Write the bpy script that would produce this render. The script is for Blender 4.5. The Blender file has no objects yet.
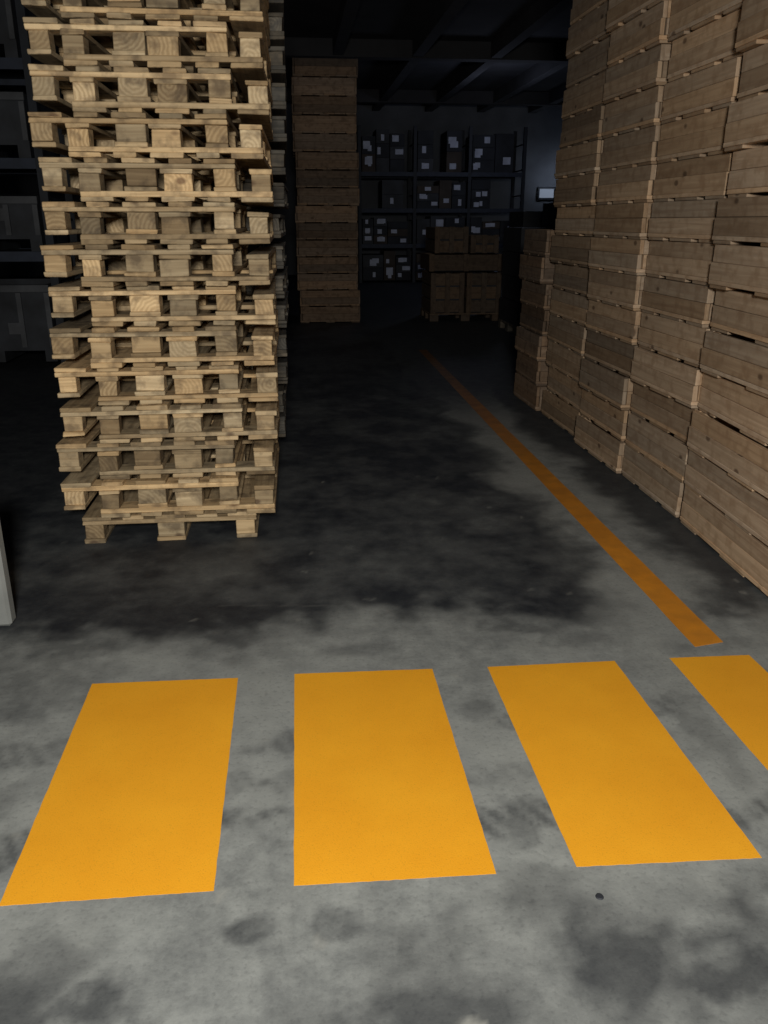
import bpy, math, random
import numpy as np
from mathutils import Matrix, Vector, noise
random.seed(7)
S = bpy.context.scene
try:
    S.view_settings.view_transform = 'Standard'
except Exception: pass

# ---------------------------------------------------------------- materials
def newmat(name, rough=0.8):
    m = bpy.data.materials.new(name); m.use_nodes = True
    nt = m.node_tree; b = nt.nodes['Principled BSDF']
    b.inputs['Roughness'].default_value = rough
    return m, nt, b
def N(nt, t, **kw):
    n = nt.nodes.new(t)
    for k, v in kw.items():
        if k in n.inputs: n.inputs[k].default_value = v
        else: setattr(n, k, v)
    return n
def math_(nt, op, a, b=None, c=None):
    n = nt.nodes.new('ShaderNodeMath'); n.operation = op
    for i, x in enumerate((a, b, c)):
        if x is None: continue
        if isinstance(x, (int, float)): n.inputs[i].default_value = x
        else: nt.links.new(x, n.inputs[i])
    return n.outputs[0]
def mixc(nt, f, a, b, mode='MIX'):
    n = nt.nodes.new('ShaderNodeMix'); n.data_type = 'RGBA'; n.blend_type = mode
    for i, x in ((0, f), (6, a), (7, b)):
        if isinstance(x, (int, float)): n.inputs[i].default_value = x
        elif isinstance(x, tuple): n.inputs[i].default_value = (*x, 1) if len(x) == 3 else x
        else: nt.links.new(x, n.inputs[i])
    return n.outputs[2]
def ramp(nt, fac, stops):
    n = nt.nodes.new('ShaderNodeValToRGB')
    cr = n.color_ramp
    while len(cr.elements) < len(stops): cr.elements.new(0.5)
    for e, (p, c) in zip(cr.elements, stops):
        e.position = p; e.color = (c, c, c, 1) if isinstance(c, (int, float)) else (*c, 1)
    nt.links.new(fac, n.inputs[0]); return n.outputs[0]

def wood_mat(name, c_dark, c_light, stain=(0.16, 0.115, 0.07)):
    m, nt, b = newmat(name, 0.8)
    uv = N(nt, 'ShaderNodeUVMap', uv_map='UVMap')
    att = N(nt, 'ShaderNodeAttribute', attribute_name='tint')
    sep = N(nt, 'ShaderNodeSeparateColor'); nt.links.new(att.outputs['Color'], sep.inputs[0])
    tint, kind, rnd = sep.outputs
    mp = N(nt, 'ShaderNodeMapping'); mp.inputs['Scale'].default_value = (2.0, 45, 1)
    nt.links.new(uv.outputs[0], mp.inputs[0])
    n1 = N(nt, 'ShaderNodeTexNoise', Scale=1.0, Detail=5.0, Distortion=0.6); nt.links.new(mp.outputs[0], n1.inputs[0])
    w = N(nt, 'ShaderNodeTexWave', wave_type='RINGS', rings_direction='SPHERICAL')
    w.inputs['Scale'].default_value = 17; w.inputs['Distortion'].default_value = 4.0
    w.inputs['Detail'].default_value = 4; w.inputs['Detail Scale'].default_value = 1.6
    fr = N(nt, 'ShaderNodeVectorMath', operation='FRACTION'); nt.links.new(uv.outputs[0], fr.inputs[0])
    sb = N(nt, 'ShaderNodeVectorMath', operation='SUBTRACT'); nt.links.new(fr.outputs[0], sb.inputs[0]); sb.inputs[1].default_value = (0.5, 0.5, 0)
    nt.links.new(sb.outputs[0], w.inputs[0])
    ws = math_(nt, 'MULTIPLY_ADD', w.outputs[0], 0.26, 0.38)
    g = mixc(nt, kind, n1.outputs[0], ws)
    gr = ramp(nt, g, [(0.3, 0.0), (0.7, 1.0)])
    col = mixc(nt, gr, c_dark, c_light)
    nb = N(nt, 'ShaderNodeTexNoise', Scale=14.0, Detail=5.0)
    ad = N(nt, 'ShaderNodeVectorMath', operation='ADD'); nt.links.new(uv.outputs[0], ad.inputs[0])
    cx = N(nt, 'ShaderNodeCombineXYZ'); nt.links.new(math_(nt,'MULTIPLY',rnd,37.0), cx.inputs[0]); nt.links.new(math_(nt,'MULTIPLY',rnd,91.0), cx.inputs[1])
    nt.links.new(cx.outputs[0], ad.inputs[1]); nt.links.new(ad.outputs[0], nb.inputs[0])
    bl = ramp(nt, nb.outputs[0], [(0.48, 0.0), (0.66, 0.75)])
    col = mixc(nt, bl, col, stain)
    vo = N(nt, 'ShaderNodeTexVoronoi', Scale=7.0)
    mp3 = N(nt, 'ShaderNodeMapping'); mp3.inputs['Scale'].default_value = (0.6, 1, 1); nt.links.new(ad.outputs[0], mp3.inputs[0]); nt.links.new(mp3.outputs[0], vo.inputs[0])
    kn = ramp(nt, vo.outputs['Distance'], [(0.07, 0.8), (0.13, 0.0)])
    col = mixc(nt, kn, col, (0.12, 0.07, 0.04))
    tv = math_(nt, 'MULTIPLY_ADD', tint, 1.25, 0.25)
    tc = N(nt, 'ShaderNodeCombineColor')
    for i in range(3): nt.links.new(tv, tc.inputs[i])
    col = mixc(nt, 1.0, col, tc.outputs[0], 'MULTIPLY')
    var = mixc(nt, rnd, (0.94, 0.97, 1.0), (1.08, 0.98, 0.84))
    col = mixc(nt, 1.0, col, var, 'MULTIPLY')
    nt.links.new(col, b.inputs['Base Color'])
    bp = N(nt, 'ShaderNodeBump', Strength=0.3, Distance=0.003); nt.links.new(gr, bp.inputs['Height'])
    nt.links.new(bp.outputs[0], b.inputs['Normal'])
    return m
M_WOOD = wood_mat('pallet_wood', (0.33, 0.235, 0.13), (0.60, 0.47, 0.29))
M_WOODDIM = wood_mat('dimmed_grey_pallet_wood', (0.07, 0.065, 0.055), (0.16, 0.145, 0.12), (0.05,0.05,0.05))  # greyer wood, its colour also darkened to stand in for light falloff
M_CRATE = wood_mat('crate_wood', (0.45, 0.32, 0.215), (0.64, 0.49, 0.345), stain=(0.40, 0.27, 0.17))
M_CRATEDIM = wood_mat('dimmed_crate_wood', (0.26, 0.175, 0.115), (0.38, 0.27, 0.185), stain=(0.17, 0.11, 0.07))  # crate wood with the dimming of distant light put into its colour

def simple(name, col, rough=0.7, var=0.25, scale=8.0, metal=0.0, bump=0.1):
    m, nt, b = newmat(name, rough)
    tc = N(nt, 'ShaderNodeTexCoord')
    n = N(nt, 'ShaderNodeTexNoise', Scale=scale, Detail=5.0); nt.links.new(tc.outputs['Object'], n.inputs[0])
    r = ramp(nt, n.outputs[0], [(0.3, 0.0), (0.7, 1.0)])
    c = mixc(nt, r, tuple(x*(1-var) for x in col), tuple(min(1, x*(1+var)) for x in col))
    nt.links.new(c, b.inputs['Base Color']); b.inputs['Metallic'].default_value = metal
    bp = N(nt, 'ShaderNodeBump', Strength=bump, Distance=0.01); nt.links.new(n.outputs[0], bp.inputs['Height']); nt.links.new(bp.outputs[0], b.inputs['Normal'])
    return m
M_STEEL = simple('dark_rack_steel', (0.02, 0.025, 0.035), 0.6)
M_BEAMB = simple('rack_beam_paint', (0.03, 0.04, 0.065), 0.6)
M_CARTON = simple('carton_board', (0.075, 0.06, 0.048), 0.85, 0.3, 3)
M_BIN = simple('grey_plastic', (0.03, 0.034, 0.042), 0.6, 0.5, 4)
M_BINL = simple('pale_grey_plastic', (0.085, 0.09, 0.10), 0.6, 0.4, 4)
M_BLACK = simple('dark_goods', (0.022, 0.025, 0.032), 0.7, 0.4, 3)
M_LABEL = simple('label_paper', (0.60, 0.64, 0.76), 0.7, 0.15)
M_WALL = simple('painted_wall', (0.16, 0.17, 0.19), 0.95, 0.2, 1.5)
M_WALLD = simple('dark_wall', (0.04, 0.045, 0.055), 0.95, 0.3, 1.5)
M_CEIL = simple('ceiling_concrete', (0.06, 0.06, 0.065), 0.95, 0.3, 1.0)
M_CONC = simple('pale_concrete', (0.24, 0.25, 0.24), 0.9, 0.15, 6)

def paint_mat(name, c1, c2, falloff_and_dirt=False):
    m, nt, b = newmat(name, 0.62)
    tc = N(nt, 'ShaderNodeTexCoord')
    n = N(nt, 'ShaderNodeTexNoise', Scale=3.0, Detail=8.0, Roughness=0.65); nt.links.new(tc.outputs['Object'], n.inputs[0])
    r = ramp(nt, n.outputs[0], [(0.3, 0.0), (0.7, 1.0)])
    c = mixc(nt, r, c1, c2)
    n2 = N(nt, 'ShaderNodeTexNoise', Scale=260.0, Detail=2.0); nt.links.new(tc.outputs['Object'], n2.inputs[0])
    f = ramp(nt, n2.outputs[0], [(0.30, 0.25), (0.42, 0.0)])
    c = mixc(nt, f, c, (0.35, 0.16, 0.01))
    if falloff_and_dirt:  # light falloff painted along the line's length, plus patchy dirt
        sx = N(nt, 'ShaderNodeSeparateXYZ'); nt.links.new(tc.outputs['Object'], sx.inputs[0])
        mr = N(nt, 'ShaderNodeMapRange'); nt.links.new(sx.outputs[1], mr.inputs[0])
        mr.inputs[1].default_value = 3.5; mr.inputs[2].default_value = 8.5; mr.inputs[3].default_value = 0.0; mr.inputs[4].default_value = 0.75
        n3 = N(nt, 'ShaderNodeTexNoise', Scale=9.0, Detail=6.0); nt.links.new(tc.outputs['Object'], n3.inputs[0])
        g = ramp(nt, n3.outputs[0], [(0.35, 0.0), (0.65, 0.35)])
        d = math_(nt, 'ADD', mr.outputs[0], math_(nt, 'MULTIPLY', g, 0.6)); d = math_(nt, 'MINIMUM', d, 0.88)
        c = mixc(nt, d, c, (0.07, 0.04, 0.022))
    nt.links.new(c, b.inputs['Base Color'])
    bp = N(nt, 'ShaderNodeBump', Strength=0.25, Distance=0.002); nt.links.new(n2.outputs[0], bp.inputs['Height']); nt.links.new(bp.outputs[0], b.inputs['Normal'])
    return m
M_YEL = paint_mat('yellow_floor_paint', (0.88, 0.375, 0.012), (0.97, 0.445, 0.018))
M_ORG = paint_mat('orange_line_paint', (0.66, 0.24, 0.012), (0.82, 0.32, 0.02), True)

# ---------------------------------------------------------------- builder
FACES = [((0,3,2,1),(0,1)),((4,5,6,7),(0,1)),((0,1,5,4),(0,2)),((2,3,7,6),(0,2)),((1,2,6,5),(1,2)),((3,0,4,7),(1,2))]
class Builder:
    def __init__(s): s.v=[]; s.f=[]; s.uv=[]; s.col=[]; s.mi=[]; s.mats=[]
    def box(s, x0,x1,y0,y1,z0,z1, mat, M=None, kind=0, tint=None, jit=0.0):
        if mat not in s.mats: s.mats.append(mat)
        mi = s.mats.index(mat); base = len(s.v)
        P = [(x0,y0,z0),(x1,y0,z0),(x1,y1,z0),(x0,y1,z0),(x0,y0,z1),(x1,y0,z1),(x1,y1,z1),(x0,y1,z1)]
        for p in P:
            p = Vector([c + random.uniform(-jit, jit) for c in p])
            s.v.append(tuple(M @ p) if M else tuple(p))
        if tint is None: tint = random.uniform(0.35, 0.75)
        rnd = random.random(); ox, oy = random.uniform(0, 40), random.uniform(0, 40)
        D = (x1-x0, y1-y0, z1-z0)
        ring = kind and random.random() < .45
        if ring: ox, oy = 0.5+random.uniform(-.12,.12)-D[0]/2, 0.5+random.uniform(-.10,.10)
        o = (x0, y0, z0)
        for idx, (a, b2) in FACES:
            s.f.append([base+i for i in idx]); s.mi.append(mi)
            la, lb = (a, b2) if (ring or D[a] >= D[b2]) else (b2, a)
            s.uv.append([(P[i][la]-o[la]+ox, P[i][lb]-o[lb]+oy) for i in idx])
            k = random.uniform(.5,1.0) if ring and (a, b2) == (0, 2) else 0.0
            s.col.append((max(0,tint), k, rnd, 1))
    def build(s, name, bevel=0.0):
        me = bpy.data.meshes.new(name); me.from_pydata(s.v, [], s.f)
        for m in s.mats: me.materials.append(m)
        me.polygons.foreach_set('material_index', s.mi)
        ul = me.uv_layers.new(name='UVMap')
        ul.data.foreach_set('uv', [c for f in s.uv for p in f for c in p])
        ca = me.color_attributes.new('tint', 'FLOAT_COLOR', 'CORNER')
        ca.data.foreach_set('color', [c for col in s.col for _ in range(4) for c in col])
        me.update()
        ob = bpy.data.objects.new(name, me); S.collection.objects.link(ob)
        if bevel:
            md = ob.modifiers.new('edge', 'BEVEL'); md.width = bevel; md.segments = 1
        return ob

# ---------------------------------------------------------------- pallets
TH = 0.021; BH = 0.074
PH = TH*3 + BH
PAIR = PH + 2*TH
W, L = 0.84, 1.20
def pallet(B, M, flip, mat):
    def bx(x0,x1,y0,y1,z0,z1,**k):
        if flip: z0, z1 = PH-z1, PH-z0
        B.box(x0,x1,y0,y1,z0,z1,mat,M,jit=0.0025,**k)
    t0 = random.uniform(-.15, .15)
    T = lambda: min(1, max(0, random.uniform(.3, .8)+t0))
    for (a, b) in ((0,.10),(.35,.49),(W-.10,W)):
        bx(a, b, 0, L, 0, TH, tint=T())
        for (c, d) in ((0.0,.10),(.5275,.6725),(L-.10,L)):
            e = random.uniform(-.008,.02)
            bx(a+random.uniform(0,.012), b-random.uniform(0,.012), c+(e if c==0 else 0), d, TH, TH+BH, kind=1, tint=T()*random.uniform(.5,1.4))
    for (c, d) in ((0.0,.12),(.53,.67),(L-.12,L)):
        bx(0, W, c, d, TH+BH, 2*TH+BH, tint=T()+.15)
    xs = [0, .19, .3475, .55, W-.14]; ws = [.14,.10,.145,.10,.14]
    for x, w in zip(xs, ws):
        bx(x, x+w, -random.uniform(-.004,.008), L, 2*TH+BH, 3*TH+BH, tint=T())

def pallet_stack(x, y, n, name='pallet_stack', mat=M_WOOD, base=True, drift=0.0, sh0=.18, sh1=.14, jx=.014, back=.0):
    B = Builder(); z = 0
    if base:
        pallet(B, Matrix.Translation((x, y, 0)), False, mat); z = PH + .001
    for i in range(n):
        f = i/n
        sh = sh0+(sh1-sh0)*f + random.uniform(-.014, .014)
        dx = random.uniform(-jx, jx); dy = random.uniform(-.03,.025) + back*f
        ctr = Matrix.Translation((x+W/2, y+L/2, 0)); ci = Matrix.Translation((-x-W/2, -y-L/2, 0))
        R = ctr @ Matrix.Rotation(math.radians(random.uniform(-1.2,1.2)),4,'Z') @ ci
        xr = x + .105 + drift*f + dx
        pallet(B, R @ Matrix.Translation((xr, y+dy, z)), True, mat)
        pallet(B, R @ Matrix.Translation((xr-sh, y+dy+random.uniform(-.015,.015), z+2*TH)), False, mat)
        z += PAIR + .0015
    return B.build(name, 0.003)
pallet_stack(-1.06, 3.93, 15, drift=0.04, back=.16)
pallet_stack(-1.02, 5.40, 15, mat=M_WOODDIM, drift=0.09)

# ---------------------------------------------------------------- crates with slatted sides
def crate_stack(x, y, wx, wy, n, name='wooden_crate_stack', pitch=.2, tb=0.0, rot=0.0, mat=M_CRATE):
    B = Builder(); z = 0
    for i in range(n):
        ox = random.uniform(-.022,.022); oy = random.uniform(-.02,.02)
        M = Matrix.Translation((x+wx/2+ox, y+wy/2+oy, z)) @ Matrix.Rotation(math.radians(rot+random.uniform(-1.,1.)),4,'Z')
        hx, hy = wx/2, wy/2
        t = random.uniform(.3,.62)+tb
        ft = .016
        for cx in (-hx, -.07, hx-.14):
            for (ca, cb) in ((-hy, -hy+.2), (-.13, .13), (hy-.2, hy)):
                B.box(cx+.003, cx+.134, ca+.006, cb-.006, 0, ft, mat, M, tint=t-.1, jit=.0008)
        k = 6; bw = 2*hx/k
        for j in range(k):
            B.box(-hx+j*bw-.003, -hx+(j+1)*bw-.008, -hy+.002, hy-.002, ft, ft+.02, mat, M, tint=t+.2, jit=.001)
        zz = ft+.02; hh = (pitch-zz-.002)/2
        for r in range(2):
            za, zb = zz+r*hh+.0006, zz+(r+1)*hh-.0006
            q = random.uniform(-.003,.003) + (.005 if r else 0)
            for (a,b,c,d) in ((-hx+q,-hx+.024+q,-hy,hy),(hx-.024,hx,-hy,hy),(-hx+.031,hx-.025,-hy+q*.5,-hy+.024),(-hx+.031,hx-.025,hy-.024,hy)):
                B.box(a,b,c,d,za,zb,mat,M,tint=t+random.uniform(-.14,.14),jit=.0012)
        for cx in (-hx+.036, hx-.076):
            for cy in (-hy+.026, hy-.076):
                B.box(cx, cx+.05, cy, cy+.05, zz, pitch-.004, mat, M, tint=t)
        z += pitch
    return B.build(name, 0.002)
crate_stack(1.955, 2.69, .95, 1.20, 17, tb=.02, rot=-3.5)
crate_stack(2.01, 3.97, 1.15, .80, 18, tb=.0)
crate_stack(2.00, 4.83, 1.15, .80, 19, tb=-.04)
crate_stack(2.02, 5.69, 1.15, .86, 20, tb=-.12)
crate_stack(1.99, 6.66, 1.15, .70, 7, pitch=.205, tb=-.12, mat=M_CRATEDIM)
crate_stack(0.10, 13.2, .93, 1.2, 15, pitch=.245, tb=-.18, mat=M_CRATEDIM)  # lower tint adds to the painted dimming of this far stack

def carton_load(x, y, w, d, h, nx, nz, mat, lab=.12, ragged=.5):
    B = Builder()
    for a in (0, w/2-.07, w-.14):
        for c in (0, d/2-.07, d-.14):
            B.box(x+a, x+a+.14, y+c, y+c+.14, 0, .10, M_WOODDIM)
    for j in range(5):
        B.box(x, x+w, y+j*d/5+.01, y+(j+1)*d/5-.01, .10, .125, M_WOODDIM)
    bw = w/nx; bh = (h-.13)/nz
    for i in range(nx):
        top = nz - (1 if random.random() < ragged else 0)
        for k in range(top):
            g = random.uniform(.004,.03)
            B.box(x+i*bw+g, x+(i+1)*bw-g, y+g, y+d-g, .127+k*bh, .127+(k+1)*bh-.008, mat, tint=.5)
            if random.random() < lab:
                lx = x+i*bw+bw*.3; lz = .127+k*bh+bh*.4
                B.box(lx, lx+.09, y+g-.006, y+g-.003, lz, lz+.06, M_LABEL)
    return B.build('carton_pallet_load', 0.004)

def crate_pair_load():
    # low dim load in front of the rack: two slatted crates on a pallet with a smaller crate on top
    B = Builder(); x, y = 2.14, 13.2
    for a in (0,.5,1.0):
        for c in (0,.45,.86):
            B.box(x+a, x+a+.14, y+c, y+c+.14, 0, .10, M_CRATEDIM, tint=.05)
    for j in range(5):
        B.box(x, x+1.14, y+j*.2+.01, y+(j+1)*.2-.01, .10, .125, M_CRATEDIM, tint=.15)
    def crate(x0,x1,z0,z1,y0=13.22,y1=14.15,n=3):
        h = (z1-z0)/n
        for k in range(n):
            za, zb = z0+k*h+.012, z0+(k+1)*h-.012
            t = random.uniform(.0,.14)
            B.box(x0,x1,y0,y0+.025,za,zb,M_CRATEDIM,tint=t); B.box(x0,x1,y1-.025,y1,za,zb,M_CRATEDIM,tint=t)
            B.box(x0,x0+.025,y0+.026,y1-.026,za,zb,M_CRATEDIM,tint=t); B.box(x1-.025,x1,y0+.026,y1-.026,za,zb,M_CRATEDIM,tint=t)
        for a in (x0-.001, (x0+x1)/2-.04, x1-.079):
            B.box(a,a+.08,y0-.022,y0-.0005,z0,z1,M_CRATEDIM,tint=.05)
        B.box(x0+.03,x1-.03,y0+.03,y1-.03,z0,z1-.05,M_BLACK)
    crate(2.15,2.68,.127,.74); crate(2.72,3.27,.127,.74)
    crate(2.12,3.28,.76,1.02,n=1); crate(2.2,2.72,1.03,1.42,n=2); crate(2.76,3.2,1.03,1.3,n=2)
    return B.build('wooden_crate_load', 0.003)
crate_pair_load()
carton_load(3.05, 11.4, 1.1, 1.0, 1.75, 2, 5, M_BLACK)
carton_load(3.9, 14.5, 1.2, 1.0, 2.05, 3, 5, M_BLACK)

# ---------------------------------------------------------------- racks
def bulk(B, x, y, z, w, d, h, mat=M_BIN):
    for a in (0, w/2-.06, w-.12):
        B.box(x+a, x+a+.12, y+.04, y+d, z, z+.12, mat)
    B.box(x, x+w, y+.04, y+d, z+.12, z+.16, mat)
    for (a,b,c,e) in ((x,x+w,y+.04,y+.08),(x,x+w,y+d-.04,y+d),(x,x+.04,y+.081,y+d-.041),(x+w-.04,x+w,y+.081,y+d-.041)):
        B.box(a,b,c,e,z+.16,z+h,mat)
    n = 4
    for i in range(n+1):
        xx = x+i*(w-.05)/n
        B.box(xx, xx+.05, y+.012, y+.039, z+.16, z+h-.08, M_BINL)
    B.box(x-.01, x+w+.01, y, y+.039, z+h-.07, z+h, M_BINL)
    B.box(x+w*.62, x+w*.74, y+.02, y+.0385, z+.3, z+.42, M_BINL)
def rack(x0, x1, y, d, levels, top, bay, fill, mats, lab=.4, lw=.16, bins=False):
    B = Builder(); n = max(1, round((x1-x0)/bay)); bw = (x1-x0)/n
    for i in range(n+1):
        x = x0+i*bw
        for yy in (y, y+d-.08):
            B.box(x-.04, x+.04, yy, yy+.08, 0, top, M_STEEL)
        for k in range(int(top/.6)):
            B.box(x-.015, x+.015, y+.08, y+d-.08, .3+k*.6, .33+k*.6, M_STEEL)
    for z in levels:
        for i in range(n):
            if z > .05:
                B.box(x0+i*bw+.041, x0+(i+1)*bw-.041, y, y+.05, z-.10, z, M_BEAMB)
                B.box(x0+i*bw+.041, x0+(i+1)*bw-.041, y+d-.05, y+d, z-.10, z, M_BEAMB)
                B.box(x0+i*bw+.041, x0+(i+1)*bw-.041, y+.051, y+d-.051, z-.04, z-.005, M_STEEL)
    lv = list(levels)+[top+.1]
    for li, z in enumerate(levels):
        hmax = lv[li+1]-z-.14
        for i in range(n):
            if bins:
                bulk(B, x0+i*bw+.08, y-.02, z+.002, bw-.16, d, hmax*random.uniform(.6,.9))
                continue
            x = x0+i*bw+.07
            while x < x0+(i+1)*bw-.3:
                w = random.uniform(.28,.6)
                w = min(w, x0+(i+1)*bw-.06-x)
                if random.random() < fill:
                    nn = random.choice((1,2,2,3)); hh = hmax*random.uniform(.75,1)/nn
                    for k in range(nn):
                        B.box(x, x+w-.02, y+.06, y+d-.1, z+.003+k*hh, z+(k+1)*hh-.004, random.choice(mats), tint=.5)
                        for q in range(3):
                            if random.random() < lab:
                                lx = x+random.uniform(.02, max(.03, w-.2)); lz = z+k*hh+hh*random.uniform(.15,.45)
                                B.box(lx, lx+lw*random.uniform(.35,1), y+.05-.004*q, y+.06, lz, lz+min(lw*random.uniform(.5,1), hh*.5), M_LABEL)
                x += w
    return B.build('storage_rack', 0.0)
rack(1.75, 5.9, 22.0, 1.1, (.05,.95,1.8,2.65), 3.7, 1.38, .95, [M_CARTON,M_BLACK,M_BIN,M_BLACK], .42, .2)
rack(-6.6, -2.5, 9.4, 1.1, (.05,1.2,2.1,3.0), 4.1, 1.36, .9, [M_BIN], bins=True)

# ---------------------------------------------------------------- floor
xs = np.concatenate([np.arange(-10,-3,.25), np.arange(-3,-1.3,.03), np.arange(-1.3,2.1,.014), np.arange(2.1,3.2,.05), np.arange(3.2,11.01,.3)])
ys = np.concatenate([np.arange(-5,.9,.25), np.arange(.9,3.6,.014), np.arange(3.6,7.5,.03), np.arange(7.5,26.3,.2)])
X, Y = np.meshgrid(xs, ys)
def nz(sc, ox=0, oy=0, z=0., det=4, sy=1.):
    return np.array([noise.fractal((a*sc+ox, b*sc*sy+oy, z), 1.0, 2.0, det) for a, b in zip(X.ravel(), Y.ravel())]).reshape(X.shape)
n1 = nz(1.1, 3, 5); n2 = nz(3.5, 11, 2); n3 = nz(11, 1, 7, 2., 3); n4 = nz(2.2, 5, 9, 4., 5, .8)
def ss(a, b, v):
    t = np.clip((v-a)/(b-a), 0, 1); return t*t*(3-2*t)
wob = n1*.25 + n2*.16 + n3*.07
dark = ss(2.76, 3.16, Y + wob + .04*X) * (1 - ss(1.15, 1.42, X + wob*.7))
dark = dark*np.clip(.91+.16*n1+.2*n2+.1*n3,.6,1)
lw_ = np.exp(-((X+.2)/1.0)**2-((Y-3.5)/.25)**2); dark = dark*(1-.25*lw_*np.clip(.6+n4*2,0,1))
dark = np.maximum(dark, ss(5.5, 8.0, Y)*.85)  # floor colour darkens smoothly toward the far end
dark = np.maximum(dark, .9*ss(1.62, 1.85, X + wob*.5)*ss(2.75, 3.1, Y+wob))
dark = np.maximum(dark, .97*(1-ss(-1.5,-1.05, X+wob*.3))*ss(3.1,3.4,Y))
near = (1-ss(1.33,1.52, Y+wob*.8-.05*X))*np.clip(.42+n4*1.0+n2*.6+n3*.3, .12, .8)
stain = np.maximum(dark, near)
def blob(cx, cy, rx, ry, a):
    global stain
    r = np.sqrt(((X-cx)/rx)**2+((Y-cy)/ry)**2) + n2*.7 + n3*.35
    stain = np.maximum(stain, a*(1-ss(.55,1.1,r))*np.clip(.85+n3*.8,0.3,1))
for cy, hw, a in ((2.2,.055,.42),(1.77,.065,.62),(1.99,.05,.25)):
    yy = cy + .03*np.sin(X*1.7+cy*5) + n1*.03
    band = (1-ss(hw*.6, hw*1.3, np.abs(Y-yy)+n3*.05))
    tread = .75+.25*np.tanh(3*np.sin((X+(Y-yy)*.5+n2*.02)*115))
    stain = np.maximum(stain, band*tread*a*np.clip(.7+n2*2.2+n3*.6,0,1))
for b_ in ((-.14,1.46,.075,.055,.85),(.05,1.46,.09,.055,.6),(.57,2.3,.07,.07,.45),(-.6,1.2,.32,.17,.8),(-.13,1.98,.07,.06,.5),(1.1,1.27,.4,.13,.8),(.1,1.2,.25,.12,.5),
           (-1.1,2.62,.4,.28,.5),(-.9,2.9,.35,.16,.6),(.85,2.85,.25,.14,.6),(1.0,2.72,.2,.07,.35),(.55,1.5,.12,.1,.4),(1.75,2.9,.22,.12,.7),(-.15,2.75,.12,.08,.3),(1.22,2.1,.06,.25,.3),(-.9,1.9,.12,.25,.3),(.2,2.72,.2,.06,.3),(.55,1.75,.06,.12,.5),(-.9,1.5,.2,.1,.5)): blob(*b_)
pale = np.zeros_like(stain)
def line(xa,ya,xb,yb,w,a):
    global pale
    dx, dy = xb-xa, yb-ya; t = np.clip(((X-xa)*dx+(Y-ya)*dy)/(dx*dx+dy*dy),0,1)
    d = np.hypot(X-xa-t*dx, Y-ya-t*dy)+np.abs(n3)*.012
    pale = np.maximum(pale, a*(1-ss(w*.4,w,d))*np.clip(.6+n2,0,1))
line(-.35,3.16,.15,3.1,.013,.16)
for k in range(60):
    px, py = random.uniform(-1.3,1.9), random.uniform(1.2,5.0); an = random.uniform(0,6)
    line(px,py,px+.02*math.cos(an),py+.02*math.sin(an),.015,random.uniform(.2,.7))
r_ = np.hypot(X-.3, (Y-1.17)*1.2); pale = np.maximum(pale, .7*(1-ss(.02,.04,r_+n3*.02)))
gray = np.clip(.5+.5*n1+.9*n4+.3*n3, 0, 1)
nx_, ny_ = len(xs), len(ys)
vv = np.stack([X.ravel(), Y.ravel(), np.zeros(X.size)],1)
ii = np.arange(nx_*ny_).reshape(ny_, nx_)
ff = np.stack([ii[:-1,:-1].ravel(), ii[:-1,1:].ravel(), ii[1:,1:].ravel(), ii[1:,:-1].ravel()],1)
me = bpy.data.meshes.new('floor'); me.from_pydata(vv.tolist(), [], ff.tolist())
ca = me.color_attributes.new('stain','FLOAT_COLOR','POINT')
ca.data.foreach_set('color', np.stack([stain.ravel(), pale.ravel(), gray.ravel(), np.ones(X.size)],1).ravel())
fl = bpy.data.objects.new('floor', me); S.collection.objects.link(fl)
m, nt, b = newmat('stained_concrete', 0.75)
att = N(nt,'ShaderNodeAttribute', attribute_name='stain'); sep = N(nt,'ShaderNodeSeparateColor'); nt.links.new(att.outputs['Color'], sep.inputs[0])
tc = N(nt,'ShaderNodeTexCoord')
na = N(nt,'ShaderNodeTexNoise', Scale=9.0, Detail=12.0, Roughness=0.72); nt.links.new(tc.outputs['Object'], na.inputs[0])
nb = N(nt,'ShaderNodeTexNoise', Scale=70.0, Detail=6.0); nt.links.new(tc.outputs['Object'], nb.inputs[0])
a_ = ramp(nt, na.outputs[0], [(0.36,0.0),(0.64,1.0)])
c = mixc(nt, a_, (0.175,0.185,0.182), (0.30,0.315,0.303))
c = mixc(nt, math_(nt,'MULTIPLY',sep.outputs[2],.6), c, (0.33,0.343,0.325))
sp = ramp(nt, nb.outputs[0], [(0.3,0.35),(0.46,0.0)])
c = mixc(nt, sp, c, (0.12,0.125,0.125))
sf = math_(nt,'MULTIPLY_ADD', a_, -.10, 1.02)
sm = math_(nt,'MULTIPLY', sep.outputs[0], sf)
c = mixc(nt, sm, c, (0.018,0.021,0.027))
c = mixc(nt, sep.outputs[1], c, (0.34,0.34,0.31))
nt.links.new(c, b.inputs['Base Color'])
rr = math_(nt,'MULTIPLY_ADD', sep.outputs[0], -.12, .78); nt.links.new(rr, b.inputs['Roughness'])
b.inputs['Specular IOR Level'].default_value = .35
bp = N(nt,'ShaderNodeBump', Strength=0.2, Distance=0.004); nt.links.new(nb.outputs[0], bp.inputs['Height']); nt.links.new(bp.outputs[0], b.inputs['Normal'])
me.materials.append(m)

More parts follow.
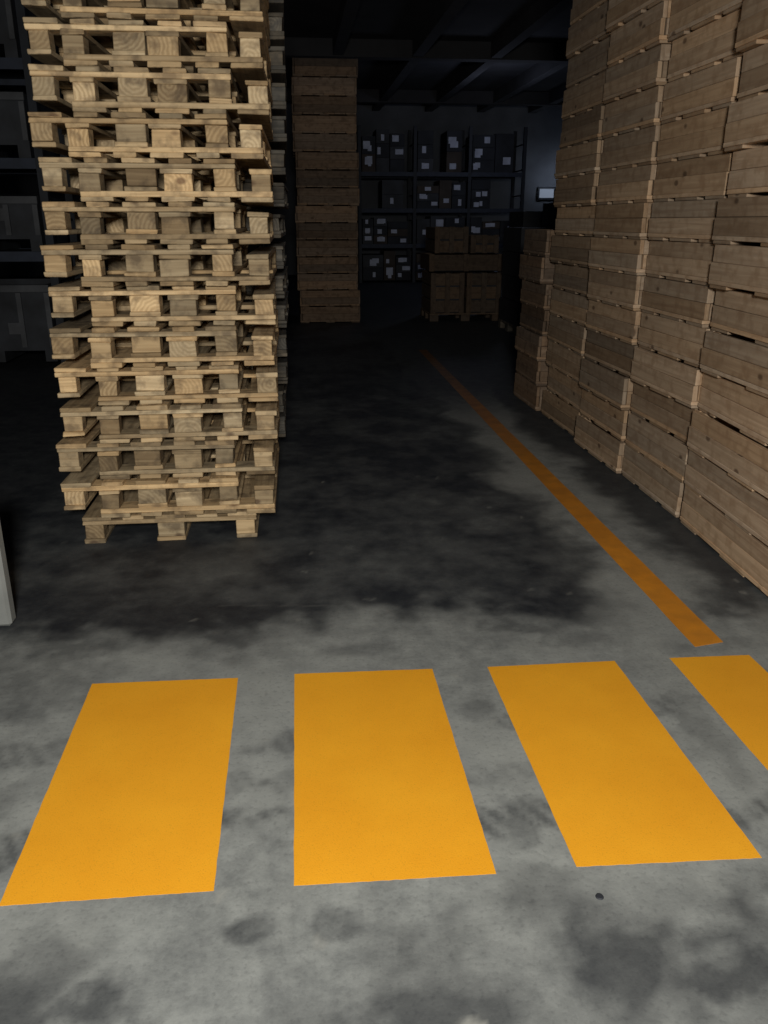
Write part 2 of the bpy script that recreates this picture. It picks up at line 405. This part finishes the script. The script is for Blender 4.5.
# ---------------------------------------------------------------- floor paint
def quad(name, pts, mat, h=0.001, seg=30, rag=.0008):
    out = []
    for k in range(4):
        a = Vector(pts[k]); b2 = Vector(pts[(k+1)%4])
        for i in range(seg):
            p = a.lerp(b2, i/seg)
            if i: p += Vector((random.uniform(-rag,rag), random.uniform(-rag,rag)))
            out.append(p)
    n = len(out)
    v = [(p.x,p.y,h) for p in out]+[(p.x,p.y,0.0002) for p in out]
    f = [list(range(n))]+[[i, i+n, (i+1)%n+n, (i+1)%n] for i in range(n)]
    me = bpy.data.meshes.new(name); me.from_pydata(v,[],f); me.materials.append(mat)
    o = bpy.data.objects.new(name, me); S.collection.objects.link(o); return o
quad('crosswalk_stripe', [(-.728,1.596),(-.236,1.590),(-.236,2.566),(-.732,2.580)], M_YEL)
quad('crosswalk_stripe', [(-.047,1.586),(.443,1.572),(.446,2.555),(-.041,2.572)], M_YEL)
quad('crosswalk_stripe', [(.645,1.574),(1.115,1.554),(1.110,2.541),(.643,2.547)], M_YEL)
quad('crosswalk_stripe', [(1.320,1.565),(1.62,1.555),(1.615,2.530),(1.316,2.540)], M_YEL)
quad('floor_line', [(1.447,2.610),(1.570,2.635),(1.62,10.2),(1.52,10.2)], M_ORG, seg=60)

import bmesh
def disc(name, x, y, r, h, mat):
    bm = bmesh.new(); bmesh.ops.create_cone(bm, cap_ends=True, segments=20, radius1=r, radius2=r*.8, depth=h)
    me = bpy.data.meshes.new(name); bm.to_mesh(me); bm.free(); me.materials.append(mat)
    o = bpy.data.objects.new(name, me); o.location = (x,y,h/2+.0003); S.collection.objects.link(o)
disc('floor_anchor_cap', .668, 1.475, .010, .003, M_BLACK)

B = Builder()
B.box(-1.55,-1.14,3.05,3.12,0,.545,M_CONC)
B.build('concrete_guard_block', .012)

# ---------------------------------------------------------------- shell
def slab(name, x0,x1,y0,y1,z0,z1,mat):
    B = Builder(); B.box(x0,x1,y0,y1,z0,z1,mat); return B.build(name)
CE = 4.7
slab('wall_far', -10,11,25.6,25.8,0,CE,M_WALL)
slab('wall_left', -10.2,-10,-5,25.8,0,CE,M_WALLD)
slab('wall_right', 11,11.2,-5,25.8,0,CE,M_WALLD)
slab('wall_near', -10,11,-5.2,-5,0,CE,M_WALLD)
slab('ceiling', -10.2,11.2,-5.2,25.8,CE,CE+.2,M_CEIL)
B = Builder()
for k in range(4):
    y = 5+k*6.2
    B.box(-10,11,y,y+.3,CE-.3,CE-.001,M_CEIL)
for k in range(14):
    x = -9.6+k*1.5
    B.box(x,x+.2,-5,25.6,CE-.28,CE-.002,M_CEIL)
B.build('trim_ceiling_beams')
m, nt, b = newmat('window_glow'); b.inputs['Base Color'].default_value=(.2,.25,.3,1); b.inputs['Emission Color'].default_value = (.7,.8,1,1); b.inputs['Emission Strength'].default_value = .16
B = Builder(); B.box(7.35,8.3,25.56,25.59,2.15,2.40,m)
for (a,b_,c,d) in ((7.3,8.35,2.10,2.149),(7.3,8.35,2.401,2.45),(7.3,7.349,2.15,2.40),(8.301,8.35,2.15,2.40),(7.8,7.84,2.15,2.40)):
    B.box(a,b_,25.53,25.595,c,d,M_STEEL)
B.build('window_1')

# ---------------------------------------------------------------- lights
def area(name, loc, rot, size, e, col):
    l = bpy.data.lights.new(name,'AREA'); l.energy = e; l.size = size; l.color = col
    o = bpy.data.objects.new(name,l); o.location = loc; o.rotation_euler = [math.radians(r) for r in rot]; S.collection.objects.link(o)
def point(name, loc, r, e, col):
    l = bpy.data.lights.new(name,'POINT'); l.energy = e; l.shadow_soft_size = r; l.color = col
    o = bpy.data.objects.new(name,l); o.location = loc; S.collection.objects.link(o)
area('hall_lamp', (0.0,-1.0,2.0), (68,0,3), .4, 168, (1,.965,.90))
point('far_wall_lamp', (7.7,24.9,2.7), .15, 7, (.72,.82,1))
point('far_hall_lamp', (4.6,19.3,3.3), .3, 17, (.66,.74,1))
point('ambient_fill', (1.0,10.5,4.3), .3, 5, (.6,.72,1))  # added bluish fill to lift the blacks, not a fixture of the hall
w = bpy.data.worlds.new('World'); S.world = w; w.use_nodes = True
w.node_tree.nodes['Background'].inputs[0].default_value = (.5,.6,.8,1); w.node_tree.nodes['Background'].inputs[1].default_value = .02

# ---------------------------------------------------------------- camera
cd = bpy.data.cameras.new('camera'); cam = bpy.data.objects.new('camera', cd); S.collection.objects.link(cam)
cd.sensor_fit = 'VERTICAL'; cd.sensor_height = 36; cd.lens = 828/1024*36
cam.location = (0,0,1.5); cam.rotation_euler = (math.radians(90-19.36),0,math.radians(-6.11))
S.camera = cam
